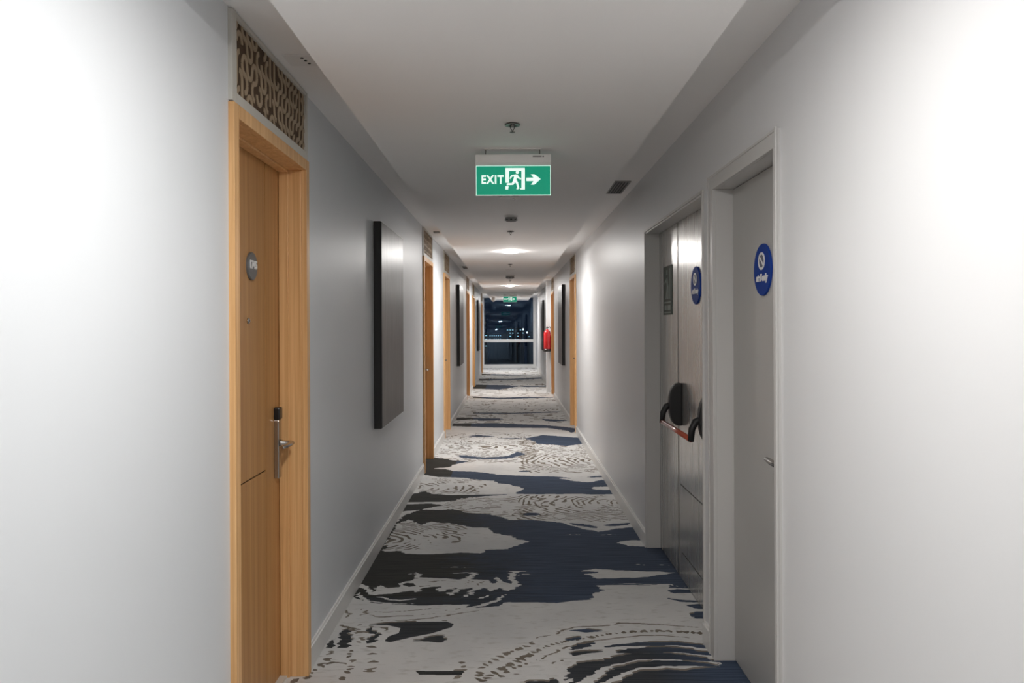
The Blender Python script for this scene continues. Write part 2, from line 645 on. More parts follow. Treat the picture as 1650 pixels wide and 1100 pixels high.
contours(1.05, 6.55, 1.0, 1.6, 0.062, 0.35, 101, (0.05, 1.3, 5.95, 6.85), 0.37)
contours(-0.15, 6.95, 1.2, 1.4, 0.075, 0.33, 111, (-.55, .35, 6.1, 6.85), 0.37)
contours(-1.2, 5.45, .8, 1.6, 0.052, 0.39, 121, (-1.3, -.35, 5.25, 5.95), 0.37)
contours(-1.2, 7.2, .8, 1.6, 0.055, 0.39, 131, (-1.3, -.25, 6.95, 7.6), 0.37)
contours(1.1, 8.6, 1.0, 1.3, 0.075, 0.39, 141, (0.1, 1.3, 7.9, 10.2), 0.31)
contours(-.9, 9.6, .6, 1.6, 0.085, 0.39, 151, (-1.3, .3, 8.5, 10.9), 0.33)
contours(0.0, 13.0, .5, 1.8, 0.17, 0.38, 161, (-1.3, 1.3, 11.9, 17.4), 0.40)
contours(0.3, 21.5, .4, 1.6, 0.28, 0.40, 171, (-1.3, 1.3, 17.4, 27.8), 0.40)
contours(0.9, 0.2, 1.0, 1.0, 0.075, 0.39, 181, (-1.3, 1.3, -8, 2.6), 0.37)

# -- the broad dark band, nearest the camera
fill(dark, [(60, 325), (250, 325), (300, 290), (380, 262), (480, 265), (560, 262), (640, 285), (740, 290), (810, 305), (850, 320), (960, 322),
            (1080, 330), (1150, 345), (1230, 370), (1330, 388), (1430, 372), (1500, 365), (1600, 400), (1760, 470), (1900, 560), (1980, 690),
            (1790, 695), (1775, 695), (1710, 690), (1690, 672), (1300, 675), (1355, 700), (1280, 722), (1290, 748), (1180, 756), (1100, 765),
            (960, 762), (840, 758), (830, 760), (770, 782), (620, 790), (620, 768), (360, 772), (150, 762), (80, 748), (0, 720), (-60, 700)], 1, crop=CC)
fill(dark, [(180, 450), (220, 400), (250, 335), (320, 315), (380, 345), (440, 325), (560, 340), (640, 360), (740, 362), (770, 392), (860, 405),
            (900, 425), (955, 440), (890, 455), (840, 475), (720, 480), (700, 497), (600, 492), (440, 500), (300, 497), (260, 480), (170, 485),
            (200, 465)], 0, crop=CC)
fill(dark, [(1430, 445), (1480, 432), (1560, 436), (1640, 440), (1640, 470), (1480, 465)], 0, crop=CC)
fill(dark, [(530, 245), (640, 230), (760, 240), (1150, 258), (960, 285), (900, 292), (640, 296), (600, 275), (560, 265), (640, 258), (640, 250)], 0, crop=CB_)
for pts, w in (([(600, 14), (700, 10), (800, 13)], .006), ([(880, 205), (920, 204), (950, 210)], .006), ([(1000, 210), (1060, 209), (1120, 214)], .005),
               ([(700, 332), (850, 330), (1100, 334), (1210, 362)], .006), ([(380, 8), (500, 6), (560, 10)], .005)):
    stroke(dark, pts, w, 0, CB_)
# pale squiggle through it
fill(dark, [(500, 345), (560, 320), (600, 385), (640, 330), (700, 350), (780, 345), (790, 315), (880, 305), (890, 245), (920, 262), (925, 282), (1000, 285),
            (1100, 290), (1180, 300), (1225, 292), (1250, 252), (1285, 260), (1262, 300), (1370, 305), (1390, 330), (1430, 318), (1425, 285), (1462, 295),
            (1462, 320), (1518, 330), (1520, 255), (1562, 250), (1560, 330), (1590, 340), (1530, 372), (1500, 376), (1440, 355), (1390, 377), (1340, 352),
            (1280, 372), (1225, 420), (1205, 412), (1270, 352), (1190, 362), (1120, 407), (1098, 395), (1165, 350), (1060, 377), (1010, 382), (1060, 345),
            (950, 350), (900, 382), (860, 368), (730, 388), (640, 392), (600, 398), (560, 380), (540, 350)], 0, crop=CA)
fill(dark, [(800, 335), (830, 318), (880, 320), (890, 335), (850, 345)], 1, crop=CA)
for pts in ([(1120, 300), (1000, 312), (960, 306)], [(1000, 335), (930, 342), (900, 338)], [(1210, 345), (1240, 318), (1245, 300)], [(1300, 345), (1320, 320), (1322, 308)]):
    stroke(brown, pts, .008, 1, CA)
for pts, w in (([(455, 432), (560, 450), (650, 470)], .010), ([(490, 375), (520, 410), (580, 440), (630, 468)], .013), ([(600, 408), (660, 410), (700, 430), (780, 436), (910, 425)], .010),
               ([(600, 440), (700, 455), (890, 460)], .008), ([(1310, 427), (1345, 418), (1385, 402)], .012), ([(1492, 400), (1430, 440), (1370, 462), (1250, 490), (1120, 520)], .015),
               ([(1110, 258), (1200, 256), (1350, 259)], .006), ([(1500, 248), (1570, 250), (1660, 250)], .008), ([(1570, 278), (1600, 268), (1660, 270)], .008),
               ([(820, 262), (870, 258), (960, 262)], .004), ([(1050, 222), (1150, 217), (1300, 224)], .004)):
    stroke(dark, pts, w, 0, CA)
# dark eye and its neighbours
fill(dark, [(560, 600), (700, 584), (900, 577), (1100, 579), (1142, 594), (1130, 615), (1000, 655), (850, 682), (720, 712), (680, 705), (710, 672), (780, 650), (785, 618), (700, 598)], 1, False, crop=CA)
fill(dark, [(860, 707), (980, 685), (1000, 675), (1060, 672), (1095, 690), (1080, 716), (980, 712)], 1, crop=CA)
fill(dark, [(385, 635), (440, 618), (462, 670), (455, 745), (378, 748)], 1, crop=CA)
fill(dark, [(280, 738), (330, 680), (350, 715), (342, 748)], 1, crop=CA)
fill(dark, [(570, 605), (650, 660), (620, 700), (570, 722), (540, 705), (620, 665), (560, 640)], 1, crop=CA)
fill(dark, [(885, 903), (1000, 906), (1205, 908), (1195, 936), (910, 930)], 1, False, crop=CA)
for pts, w in (([(400, 590), (500, 640), (600, 645), (650, 690)], .010), ([(560, 600), (700, 620), (720, 650)], .008), ([(590, 510), (700, 515), (900, 500), (1030, 485)], .005),
               ([(590, 530), (640, 545), (740, 545), (880, 536)], .007), ([(910, 530), (960, 529), (1035, 524)], .004), ([(1050, 517), (1150, 495), (1225, 490)], .004),
               ([(590, 565), (800, 570), (1000, 555), (1200, 520), (1350, 500)], .005), ([(240, 885), (290, 850), (350, 842), (420, 850), (400, 870)], .008),
               ([(425, 490), (440, 520), (425, 555)], .010), ([(540, 485), (550, 520), (530, 548)], .010), ([(380, 590), (410, 605), (480, 630)], .009)):
    stroke(brown, pts, w, 1, CA)
dashes([(590, 735), (600, 790), (610, 830), (590, 880), (560, 945)], 5, .028, .010, CA, 1)
dashes([(470, 750), (440, 800), (480, 840), (440, 900), (380, 975)], 10, .022, .008, CA, 2)
dashes([(330, 765), (300, 820), (240, 870), (160, 945), (40, 975)], 12, .022, .008, CA, 3)
dashes([(520, 590), (500, 650), (540, 690), (480, 730)], 6, .02, .008, CA, 4)
dashes([(1190, 835), (1210, 900), (1140, 975)], 6, .018, .009, CA, 5)
dashes([(1290, 975), (1330, 880), (1420, 830), (1500, 790), (1640, 740)], 13, .024, .009, CA, 6)
dashes([(1320, 975), (1450, 900), (1560, 850), (1660, 800)], 12, .026, .010, CA, 7)
dashes([(0, 880), (100, 820), (240, 760), (330, 720), (450, 695), (560, 680), (700, 655), (860, 640), (1060, 635), (1330, 655)], 46, .020, .0075, CB_, 8)
dashes([(0, 800), (60, 770), (180, 725), (240, 700)], 9, .020, .008, CB_, 9)
dashes([(0, 930), (60, 880), (180, 840)], 6, .020, .008, CB_, 10)
dashes([(1000, 640), (1150, 640), (1330, 655)], 7, .012, .007, CB_, 12)
for pts, w in (([(220, 682), (330, 655), (450, 620), (500, 607), (720, 597), (760, 582), (980, 592), (1100, 602), (1330, 620)], .007),
               ([(190, 850), (300, 795), (430, 745), (600, 700), (800, 675), (900, 665), (1050, 668), (1330, 690)], .006),
               ([(860, 712), (1050, 704), (1200, 712), (1330, 735)], .006), ([(340, 850), (380, 830), (420, 815)], .006), ([(60, 905), (120, 910), (140, 912)], .006)):
    stroke(brown, pts, w, 1, CB_)
# concentric dark bands, lower right
for pts, w in (([(690, 740), (800, 728), (900, 722), (1150, 722), (1280, 735), (1400, 765)], .020),
               ([(760, 775), (830, 768), (960, 760), (1100, 760), (1250, 775), (1420, 800)], .030),
               ([(480, 975), (560, 905), (700, 838), (860, 805), (1000, 797), (1200, 812), (1430, 842)], .034),
               ([(620, 975), (740, 905), (900, 858), (1050, 843), (1200, 850), (1420, 870)], .030)):
    stroke(dark, pts, w, 1, CB_)
for pts in ([(430, 960), (440, 900), (520, 840), (680, 825), (560, 880), (500, 930)], [(470, 762), (500, 725), (620, 708), (600, 735), (510, 757)],
            [(450, 780), (550, 765), (700, 764), (600, 780), (480, 796)], [(450, 630), (560, 620), (665, 633), (580, 646)], [(430, 686), (520, 674), (555, 690), (480, 698)],
            [(730, 990), (800, 945), (900, 905), (1100, 884), (1200, 896), (1440, 872), (1440, 830), (1600, 815), (1750, 990), (1700, 1400), (500, 1400)],
            [(1100, 380), (1150, 368), (1260, 375), (1260, 392), (1130, 394)], [(1235, 540), (1270, 515), (1400, 510), (1400, 568), (1270, 562)],
            [(1070, 420), (1150, 430), (1320, 445), (1250, 452), (1150, 445)], [(1200, 470), (1330, 458), (1400, 500), (1280, 497)],
            [(120, 975), (180, 955), (250, 950), (320, 958), (380, 940), (420, 975)]):
    fill(dark, pts, 1, crop=CB_)
# -- second band
fill(dark, [(300, 70), (400, 45), (520, 48), (560, 60), (640, 62), (720, 68), (790, 80), (900, 85), (1030, 92), (1100, 100), (1200, 118), (1280, 125),
            (1340, 112), (1400, 118), (1450, 190), (1300, 190), (1200, 186), (1000, 187), (880, 183), (930, 155), (860, 135), (790, 125), (770, 112), (700, 108), (600, 95), (480, 90), (400, 78)], 1, crop=CC)
fill(dark, [(1280, 155), (1310, 148), (1420, 148), (1420, 165), (1310, 165)], 0, crop=CC)
fill(dark, [(300, 190), (400, 163), (440, 180), (560, 187), (880, 184), (700, 195), (600, 205), (560, 217), (480, 222), (330, 222), (280, 222)], 1, crop=CC)
fill(dark, [(240, 235), (440, 230), (500, 240), (380, 262), (240, 275)], 1, crop=CC)
fill(dark, [(390, 5), (560, 2), (640, 8), (560, 25), (420, 38), (380, 36)], 1, crop=CC)
for (ex, ey, rx, ry) in ((970, 292, 46, 8), (935, 63, 34, 4)):
    fill(dark, [(ex + rx * math.cos(t), ey + ry * math.sin(t)) for t in np.linspace(0, 6.28, 24)[:-1]], 1, False, crop=CC)
for pts in ([(1160, 340), (1250, 345), (1320, 362), (1310, 370), (1200, 352)], [(1345, 352), (1400, 346), (1500, 342), (1480, 355), (1380, 360)],
            [(1000, 90), (1100, 92), (1190, 104), (1080, 100)], [(1250, 96), (1340, 90), (1380, 96), (1300, 100)]):
    fill(dark, pts, 1, crop=CC)
# -- further streaks
for pts in ([(60, 445), (120, 400), (190, 388), (260, 400), (440, 430), (350, 440), (330, 470), (200, 480), (60, 525)],
            [(370, 375), (450, 375), (600, 395), (800, 385), (880, 348), (960, 370), (800, 405), (650, 408), (450, 400)],
            [(940, 240), (1100, 212), (1200, 220), (1450, 240), (1450, 285), (1300, 305), (1200, 295), (1060, 285), (1020, 260)],
            [(470, 215), (560, 207), (720, 220), (560, 223)], [(640, 233), (900, 235), (1000, 225), (880, 243)],
            [(330, 108), (560, 110), (700, 108), (900, 120), (1100, 128), (1320, 150), (1430, 170), (1330, 195), (1310, 180), (1150, 155), (900, 150), (640, 145), (330, 130)],
            [(1090, 78), (1200, 83), (1320, 95), (1200, 101), (1120, 95)], [(380, 60), (560, 66), (780, 72), (700, 80), (500, 78), (380, 84)]):
    fill(dark, pts, 1, crop=CD)
for pts in ([(0, 728), (270, 735), (340, 745), (200, 767), (0, 757)], [(20, 686), (260, 690), (540, 678), (540, 688), (260, 698), (20, 699)],
            [(280, 738), (420, 742), (560, 740), (560, 748), (400, 750)], [(60, 648), (260, 655), (500, 662), (260, 664), (60, 660)],
            [(0, 816), (200, 828), (400, 822), (620, 830), (400, 834), (200, 838), (0, 826)], [(0, 934), (300, 940), (640, 932), (640, 938), (300, 947), (0, 942)],
            [(40, 980), (160, 988), (260, 985), (160, 996), (40, 996)]):
    fill(dark, pts, 1, crop=CE)
# repeats behind the camera so a step aside still shows carpet
for k in range(1, 7):
    yy = 2.3 - 1.5 * k
    fill(dark, [(-1.3, yy), (-.5, yy + .12), (.1, yy + .02), (.6, yy + .16), (1.3, yy + .1), (1.3, yy - .3), (.5, yy - .42), (0, yy - .3), (-.6, yy - .4), (-1.3, yy - .3)], 1, world_pts=True)
# woven speckle in the ground and pinholes in the dark
sp = (vnoise(GX * 130, GY * 170, 201) > .93) & (fbm(GX * 5, GY * 5, 205) > .56)
brown[sp] = 1
navy = np.clip((GX + .25 + .25 * (vnoise(GX * 25, GY * 90, 311) - .5) + .5 * (fbm(GX * 1.7, GY * 2.3, 301) - .45)) * 1.6 + .3, 0, 1)
navy = np.maximum(navy, ((GY > 6.9) & (GX > -.6)) * .9)
navy = np.where((GY < 4.3) & (GX < -.1), navy * .6 + .15, navy)
navy = navy * (1 - np.clip((3.75 - GY) / .2, 0, 1) * np.clip((.86 - GX) / .25, 0, 1) * .8)
# taupe border line woven along the far edge of the dark shapes nearest the camera
sh = np.roll(dark, 4, 0)
edge = (sh > .5) & (dark < .5) & (GY > 2.4) & (GY < 4.05) & (fbm(GX * 7, GY * 9, 401) > .40)
brown[edge] = 1


def soft(a):
    a = a.copy()
    for ax in (0, 1):
        a = (np.roll(a, 1, ax) + 2 * a + np.roll(a, -1, ax)) / 4
    return a


dark = soft(dark); brown = soft(brown)
me = bpy.data.meshes.new('floor')
V = np.stack([GX, GY, np.zeros_like(GX)], -1).reshape(-1, 3).astype(np.float32)
idx = np.arange(NX * NY).reshape(NY, NX)
Fq = np.stack([idx[:-1, :-1], idx[:-1, 1:], idx[1:, 1:], idx[1:, :-1]], -1).reshape(-1, 4)
me.vertices.add(len(V)); me.vertices.foreach_set('co', V.ravel())
me.loops.add(Fq.size); me.loops.foreach_set('vertex_index', Fq.ravel().astype(np.int32))
me.polygons.add(len(Fq)); me.polygons.foreach_set('loop_start', (np.arange(len(Fq)) * 4).astype(np.int32))
me.update(calc_edges=True)
for nm, a in (('dark', dark), ('brown', brown), ('navy', navy)):
    at = me.attributes.new(nm, 'FLOAT', 'POINT')
    at.data.foreach_set('value', a.ravel().astype(np.float32))
me.materials.append(M['carpet'])
floor = bpy.data.objects.new('floor', me); C.objects.link(floor)
tag(floor, 'pale grey carpet with ragged navy and charcoal bands and taupe contour lines', 'floor', kind='structure')


# ------------------------------------------------------------------ oak hotel doors
def fret_mesh(w, h, seed):
    """raised looping fretwork ribbons, local x along the wall, y up"""
    r = random.Random(seed)
    cell = 0.050
    nx = int(w / cell); ny = int(h / cell)
    cx, cy = w / nx, h / ny
    strips = []
    for i in range(nx):
        for j in range(ny):
            x0, y0 = i * cx, j * cy
            k = r.random()
            if k < .45:
                cs = (((x0, y0), 0), ((x0 + cx, y0 + cy), math.pi))
            elif k < .9:
                cs = (((x0 + cx, y0), math.pi / 2), ((x0, y0 + cy), -math.pi / 2))
            else:
                cs = ()
                strips.append([(x0 + cx / 2, y0), (x0 + cx / 2, y0 + cy)])
            for (c, a0) in cs:
                if r.random() < .08: continue
                strips.append([(c[0] + cx / 2 * math.cos(a0 + t * math.pi / 8), c[1] + cy / 2 * math.sin(a0 + t * math.pi / 8)) for t in range(5)])
    return strips


def ribbon(b, pts, hw, mat, z0, z1, mi=0):
    P = [Vector(p) for p in pts]
    n = len(P); Lp, Rp = [], []
    for i in range(n):
        d = (P[min(i + 1, n - 1)] - P[max(i - 1, 0)]).normalized()
        nn = Vector((-d.y, d.x))
        Lp.append(P[i] + nn * hw); Rp.append(P[i] - nn * hw)
    T = lambda q, z: b.bm.verts.new(mat @ Vector((q.x, q.y, z)))
    lt = [T(q, z1) for q in Lp]; rt = [T(q, z1) for q in Rp]
    lb = [T(q, z0) for q in Lp]; rb = [T(q, z0) for q in Rp]
    for i in range(n - 1):
        for q in ((lt[i], lt[i + 1], rt[i + 1], rt[i]), (lb[i], lb[i + 1], lt[i + 1], lt[i]), (rb[i], rb[i + 1], rt[i + 1], rt[i])):
            f = b.bm.faces.new(q); f.material_index = mi
    for i in (0, n - 1):
        f = b.bm.faces.new((lb[i], lt[i], rt[i], rb[i])); f.material_index = mi


def oak_door(side, number=False):
    """origin: on the floor, wall face, near edge of the frame; d = depth into the wall"""
    s = side
    root = thing('door_1', (0, 0, 0), '', 'door', kind='structure')
    CW, PR, JT = 0.045, 0.020, 0.03
    fr = MB()
    # architrave: two stiles and a head, proud of the wall
    fr.box(-s * PR, s * .004, 0, CW, 0, TOP); fr.box(-s * PR, s * .004, DW - CW, DW, 0, TOP)
    fr.box(-s * PR, s * .004, CW, DW - CW, TOP - CW, TOP)
    # jamb linings, stepped like a rebate
    for (a, c, g) in ((CW - .006, CW, 1), (DW - CW, DW - CW + .006, -1)):
        pass
    fr.box(s * .004, s * .150, OI, CW, 0, TOP - CW)
    fr.box(s * .004, s * .150, DW - CW, DW - OI, 0, TOP - CW)
    fr.box(s * .004, s * .150, OI, DW - OI, TOP - CW, TOP - OI)
    for (d0, d1, t) in ((.052, .056, .0), (.058, .098, .010)):
        if t:
            fr.box(s * d0, s * d1, DW - CW - t, DW - CW, 0, TOP - CW)
            fr.box(s * d0, s * d1, CW, CW + t, 0, TOP - CW)
            fr.box(s * d0, s * d1, CW, DW - CW, TOP - CW - t, TOP - CW)
    fr.build('door_frame', M['oak'], root, bevel=.002)
    # leaf with inlaid grooves
    y0, y1, zt = CW + .003, DW - CW - .003, TOP - CW - .004
    X = lambda d: s * d
    gy = y1 - 0.185
    gz = 0.92
    lf = MB()
    g = .003
    for (a, c, z0, z1) in ((y0, gy - g, 0.008, gz - g), (y0, gy - g, gz + g, zt), (gy + g, y1, 0.008, zt)):
        lf.box(X(.100), X(.140), a, c, z0, z1)
    lf.build('door_leaf', M['oakleaf'], root)
    gv = MB()
    gv.box(X(.104), X(.139), gy - g, gy + g, .008, zt)
    gv.box(X(.104), X(.139), y0, gy - g, gz - g, gz + g)
    gv.box(X(.104), X(.150), CW, y0, .008, zt + .004); gv.box(X(.104), X(.150), y1, DW - CW, .008, zt + .004)
    gv.box(X(.104), X(.150), CW, DW - CW, zt, zt + .004)
    tag(gv.build('groove', M['groove'], root), 'dark inlaid groove lines')
    # lock plate, reader and lever
    ly = y1 - .062
    pl = MB().box(X(.100), X(.078), ly - .021, ly + .021, .865, 1.110).build('lock_plate', M['chrome'], root, bevel=.004)
    MB().box(X(.100), X(.074), ly - .022, ly + .022, 1.110, 1.162).build('card_reader', M['black'], pl, bevel=.006)
    lev = MB()
    lev.lathe([(.0, 0), (.014, 0), (.014, .006), (.010, .010), (.010, .045)], (X(.078), ly, 1.012), (-s, 0, 0), 20)
    lev.tube([(X(.040), ly + .006, 1.012), (X(.030), ly - .004, 1.012), (X(.027), ly - .04, 1.011), (X(.030), ly - .085, 1.010), (X(.036), ly - .125, 1.010)],
             [.012, .013, .012, .0105, .008], 14, flat=.75)
    lev.build('lever_handle', M['chrome'], pl)
    MB().lathe([(0, 0), (.012, 0), (.012, .004), (.008, .007), (.0045, .006), (0, .003)], (X(.100), (y0 + y1) / 2 + .015, 1.522), (-s, 0, 0), 20).build('peephole', M['chrome'], root)
    MB().box(X(.100), X(.070), CW, DW - CW, 0.0, .010).build('threshold', M['cream'], root)
    # transom panel over the frame
    tp = MB()
    zb = TOP + .004
    zc = HC - .004
    tp.box(-s * .014, s * .002, 0, .042, zb, zc)
    tp.box(-s * .014, s * .002, DW - .020, DW, zb, zc)
    tp.box(-s * .014, s * .002, .042, DW - .020, zb, zb + .034)
    tp.box(-s * .014, s * .002, .042, DW - .020, zc - .016, zc)
    tr = tp.build('transom_frame', M['cream'], root, bevel=.0015)
    tag(tr, 'cream frame around the carved panel')
    w, h = DW - .062, zc - .016 - zb - .034
    pb = MB().box(0, -s * .003, .042, DW - .020, zb + .034, zc - .016)
    mat = face_matrix(side, (-s * .003, (.042 if side < 0 else DW - .020), zb + .034))
    fb = MB()
    for st in fret_mesh(w, h, 5):
        ribbon(fb, st, .0088, mat, 0, .0030)
    pbo = pb.build('transom_panel', M['fretback'], root)
    tag(fb.build('carved_fretwork', M['fret'], pbo), 'tan looping carved pattern')
    return root


names_l = {2.456: ('oak hotel room door nearest on the left, round number plaque 1745', 1),
           7.89: ('second oak hotel door on the left wall, past the nearest dark canvas', 2),
           10.35: ('third oak door on the left, brightly lit just before the second dark canvas', 3),
           15.76: ('fourth oak door on the left wall, just past the second dark canvas', 4),
           18.22: ('fifth oak door on the left wall, just before the farthest left canvas', 5),
           23.63: ('last oak door on the left wall, next to the end window', 6),
           -5.414: ('oak hotel door on the left wall behind the camera', 7)}
protoL = oak_door(-1)
first = True
for yv in (2.456, 7.89, 10.35, 15.76, 18.22, 23.63, -5.414):
    if first:
        o = protoL
    else:
        o = copy_tree(protoL)
    o.location = (XL, yv, 0)
    o.name = 'door_%d' % names_l[yv][1]
    o['label'] = names_l[yv][0]
    o['group'] = 'oak hotel room doors'
    first = False
protoR = oak_door(1)
protoR.location = (XR, R_DOORS[0], 0); protoR.name = 'door_8'
protoR['label'] = 'oak hotel door on the right wall, bright orange, nearer of the two'; protoR['group'] = 'oak hotel room doors'
o = copy_tree(protoR); o.location = (XR, R_DOORS[1], 0); o.name = 'door_9'
o['label'] = 'far oak door on the right wall, just before the red fire extinguisher'
# the number plaque belongs to the nearest door alone
mw = face_matrix(-1, (-.100, .507, 1.731))
disc = MB().lathe([(0, 0), (.0535, 0), (.0535, .007), (.0515, .009), (0, .009)], (-.100, .507, 1.731), (1, 0, 0), 40, smooth=False).build('number_plaque', M['greydisc'], protoL)
tag(disc, 'round grey plaque with raised white number 1745')
text_part('number', '1745', .043, M['letter'], disc, mw @ Matrix.Translation((0, .004, .0105)), .0015, .0012)

# ------------------------------------------------------------------ grey service door (right, nearest)
A0, A1 = SVC
root = thing('door_10', (XR, A0, 0), 'plain grey service door nearest on the right, blue staff only disc and lever', 'door', kind='structure')
w = A1 - A0
fr = MB()
cw = .045
for (a, c, z0, z1) in ((0, cw, 0, 2.165), (w - .075, w, 0, 2.165), (cw, w - .075, 2.105, 2.165)):
    fr.box(-.012, .004, a, c, z0, z1)
fr.box(-.020, -.011, -.002, .010, 0, 2.17); fr.box(-.016, -.011, w - .008, w + .002, 0, 2.17); fr.box(-.016, -.011, .010, w - .008, 2.158, 2.168)
fr.box(.004, .13, .02, cw, 0, 2.105); fr.box(.004, .13, w - .075, w - .02, 0, 2.105); fr.box(.004, .13, .02, w - .02, 2.105, 2.15)
fr.build('door_frame', M['greypaint'], root, bevel=.0015)
lo, hi = cw + .003, w - .078
MB().box(.080, .120, lo, hi, .008, 2.101).build('door_leaf', M['greyleaf'], root)
gp = MB()
gp.box(.084, .13, cw, lo, .008, 2.105); gp.box(.084, .13, hi, w - .075, .008, 2.105); gp.box(.084, .13, cw, w - .075, 2.101, 2.105)
tag(gp.build('groove', M['groove'], root), 'dark gap around the leaf')
hb = MB()
hy = lo + .075
hb.lathe([(0, 0), (.026, 0), (.026, .006), (.024, .009), (.011, .010), (.010, .05)], (.080, hy, 1.0), (-1, 0, 0), 24)
hb.tube([(.034, hy - .008, 1.0), (.030, hy + .01, 1.0), (.028, hy + .06, 1.0), (.030, hy + .125, 1.002)], [.013, .0145, .0135, .010], 16, flat=.85)
hb.build('lever_handle', M['chrome'], root)


def staff_sign(parent, d, y, z, R_=.102):
    mw = face_matrix(1, (d, y, z))
    disc = MB().lathe([(0, 0), (R_, 0), (R_, .006), (R_ - .002, .008), (0, .008)], (d, y, z), (-1, 0, 0), 56, smooth=False).build('staff_sign', M['blue'], parent)
    tag(disc, 'round blue sign reading staff only')
    T = mw @ Matrix.Translation((0, 0, .0085))
    # oval ring with a diagonal stroke
    ov = MB()
    ov.prism([(.032 * math.cos(t), .034 + .027 * math.sin(t)) for t in np.linspace(0, 2 * math.pi, 33)[:-1]], T, .0008)
    ov.build('oval', M['bluegrey'], disc)
    rg = MB()
    pts = [(.034 * math.cos(t), .034 + .030 * math.sin(t)) for t in np.linspace(0, 2 * math.pi, 37)]
    ribbon(rg, pts, .0045, T, 0, .0022)
    ribbon(rg, [(-.024, .054), (.024, .014)], .004, T, 0, .0022)
    tag(rg.build('oval_ring', M['letter'], disc), 'white oval ring with a diagonal stroke')
    text_part('lettering', 'staff only', .037, M['letter'], disc, mw @ Matrix.Translation((0, -.032, .0092)), .0012, .0020, shear=.15, sx=.98)


staff_sign(root, .080, 3.045 - A0, 1.715)

# ------------------------------------------------------------------ steel double fire door (right)
B0, B1 = FIRE
root = thing('door_11', (XR, B0, 0), 'brushed steel double fire door on the right with a red panic bar', 'door', kind='structure')
w = B1 - B0
fr = MB()
fr.box(-.003, .13, 0, .012, 0, 2.125); fr.box(-.003, .13, w - .012, w, 0, 2.125); fr.box(-.003, .13, .012, w - .012, 2.113, 2.125)
fr.box(-.010, .0, -.012, .002, 0, 2.137); fr.box(-.010, .0, w - .002, w + .018, 0, 2.137); fr.box(-.010, .0, .002, w - .002, 2.123, 2.137)
fr.build('door_frame', M['greypaint'], root, bevel=.001)
mid = 4.637 - B0
l1 = MB().box(.088, .128, .015, mid - .003, .008, 2.110).build('door_leaf', M['steel'], root)
l2 = MB().box(.088, .128, mid + .003, w - .015, .008, 2.110).build('door_leaf', M['steel'], root)
# overlapping astragal strip and the dark joint
MB().box(.084, .088, mid + .004, mid + .018, .008, 2.110).build('astragal_strip', M['chrome'], l2)
tag(MB().box(.092, .13, mid - .003, mid + .003, .008, 2.11).box(.092, .13, w - .015, w - .012, .008, 2.113).box(.092, .13, .012, .015, .008, 2.113)
    .box(.092, .13, .012, w - .012, 2.110, 2.113).build('groove', M['groove'], root), 'dark gap around the leaves')
staff_sign(l1, .088, 4.175 - B0, 1.712)
# thin dark horizontal lines across the near leaf
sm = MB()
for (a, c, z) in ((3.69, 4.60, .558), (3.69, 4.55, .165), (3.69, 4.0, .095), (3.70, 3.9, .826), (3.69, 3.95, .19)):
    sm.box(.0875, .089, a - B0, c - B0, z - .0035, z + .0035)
tag(sm.build('dark_line', M['darkline'], l1), 'thin dark horizontal lines')
# notice plate on the far leaf
n0, n1 = 4.80 - B0, 5.06 - B0
npl = MB().box(.088, .084, n0, n1, 1.565, 1.875).build('notice_plate', M['noticegreen'], l2, bevel=.001)
tag(npl, 'dark green notice plate with pale pictograms')
nb = MB()
T = face_matrix(1, (.0838, (n0 + n1) / 2, 1.565))
for poly in ([(-.10, .01), (.10, .01), (.10, .018), (-.10, .018)], [(-.09, .03), (-.02, .03), (-.02, .06), (-.09, .06)], [(0, .03), (.09, .03), (.09, .06), (0, .06)],
             [(-.10, .075), (.10, .075), (.10, .083), (-.10, .083)], [(-.06, .10), (-.03, .10), (.02, .19), (0, .24), (-.03, .23), (-.02, .18)], [(.0, .10), (.03, .10), (.035, .19), (.015, .18)],
             [(-.03, .255), (.0, .255), (.0, .285), (-.03, .285)], [(-.09, .19), (-.05, .21), (-.03, .20), (-.05, .23), (-.09, .21)], [(.06, .10), (.08, .10), (.08, .29), (.06, .29)]):
    nb.prism(poly, T, .0006)
nb.build('notice_print', M['noticepale'], npl)
# panic bar
pb = bpy.data.objects.new('panic_bar', None); C.objects.link(pb); pb.parent = root


def housing(yc):
    h = MB()
    prof = []
    for k in range(25):                      # half-moon case, rounded top and bottom
        t = -math.pi / 2 + math.pi * k / 24
        prof.append((.052 + .040 * math.cos(t) ** .8 if math.cos(t) > 0 else .052, .125 * math.sin(t)))
    # build as extruded D outline: x = out of the leaf, y = height
    poly = [(0.0, -.125)] + [(max(.0, .078 * math.cos(-math.pi / 2 + math.pi * k / 20) ** .6) if 0 < k < 20 else 0.0, .125 * math.sin(-math.pi / 2 + math.pi * k / 20)) for k in range(1, 20)] + [(0.0, .125)]
    T = Matrix.Translation((.088, yc - .028, 1.035)) @ Matrix(((-1, 0, 0), (0, 0, 1), (0, 1, 0))).to_4x4()
    h.prism(poly, T, .056)
    return h


for yc in (4.555 - B0, 3.83 - B0):
    hh = housing(yc)
    hh.build('latch_housing', M['blacksatin'], pb, bevel=.008)
    arm = MB()
    arm.tube([(.040, yc, 1.035), (-.005, yc, 1.02), (-.022, yc, .985), (-.028, yc, .925)], [.022, .019, .017, .015], 14)
    arm.build('arm', M['blacksatin'], pb)
rb = MB().tube([(-.026, 3.835 - B0, .933), (-.026, 4.555 - B0, .933)], .0135, 20).build('push_bar', M['redbar'], pb)
tag(rb, 'glossy red brown push bar')

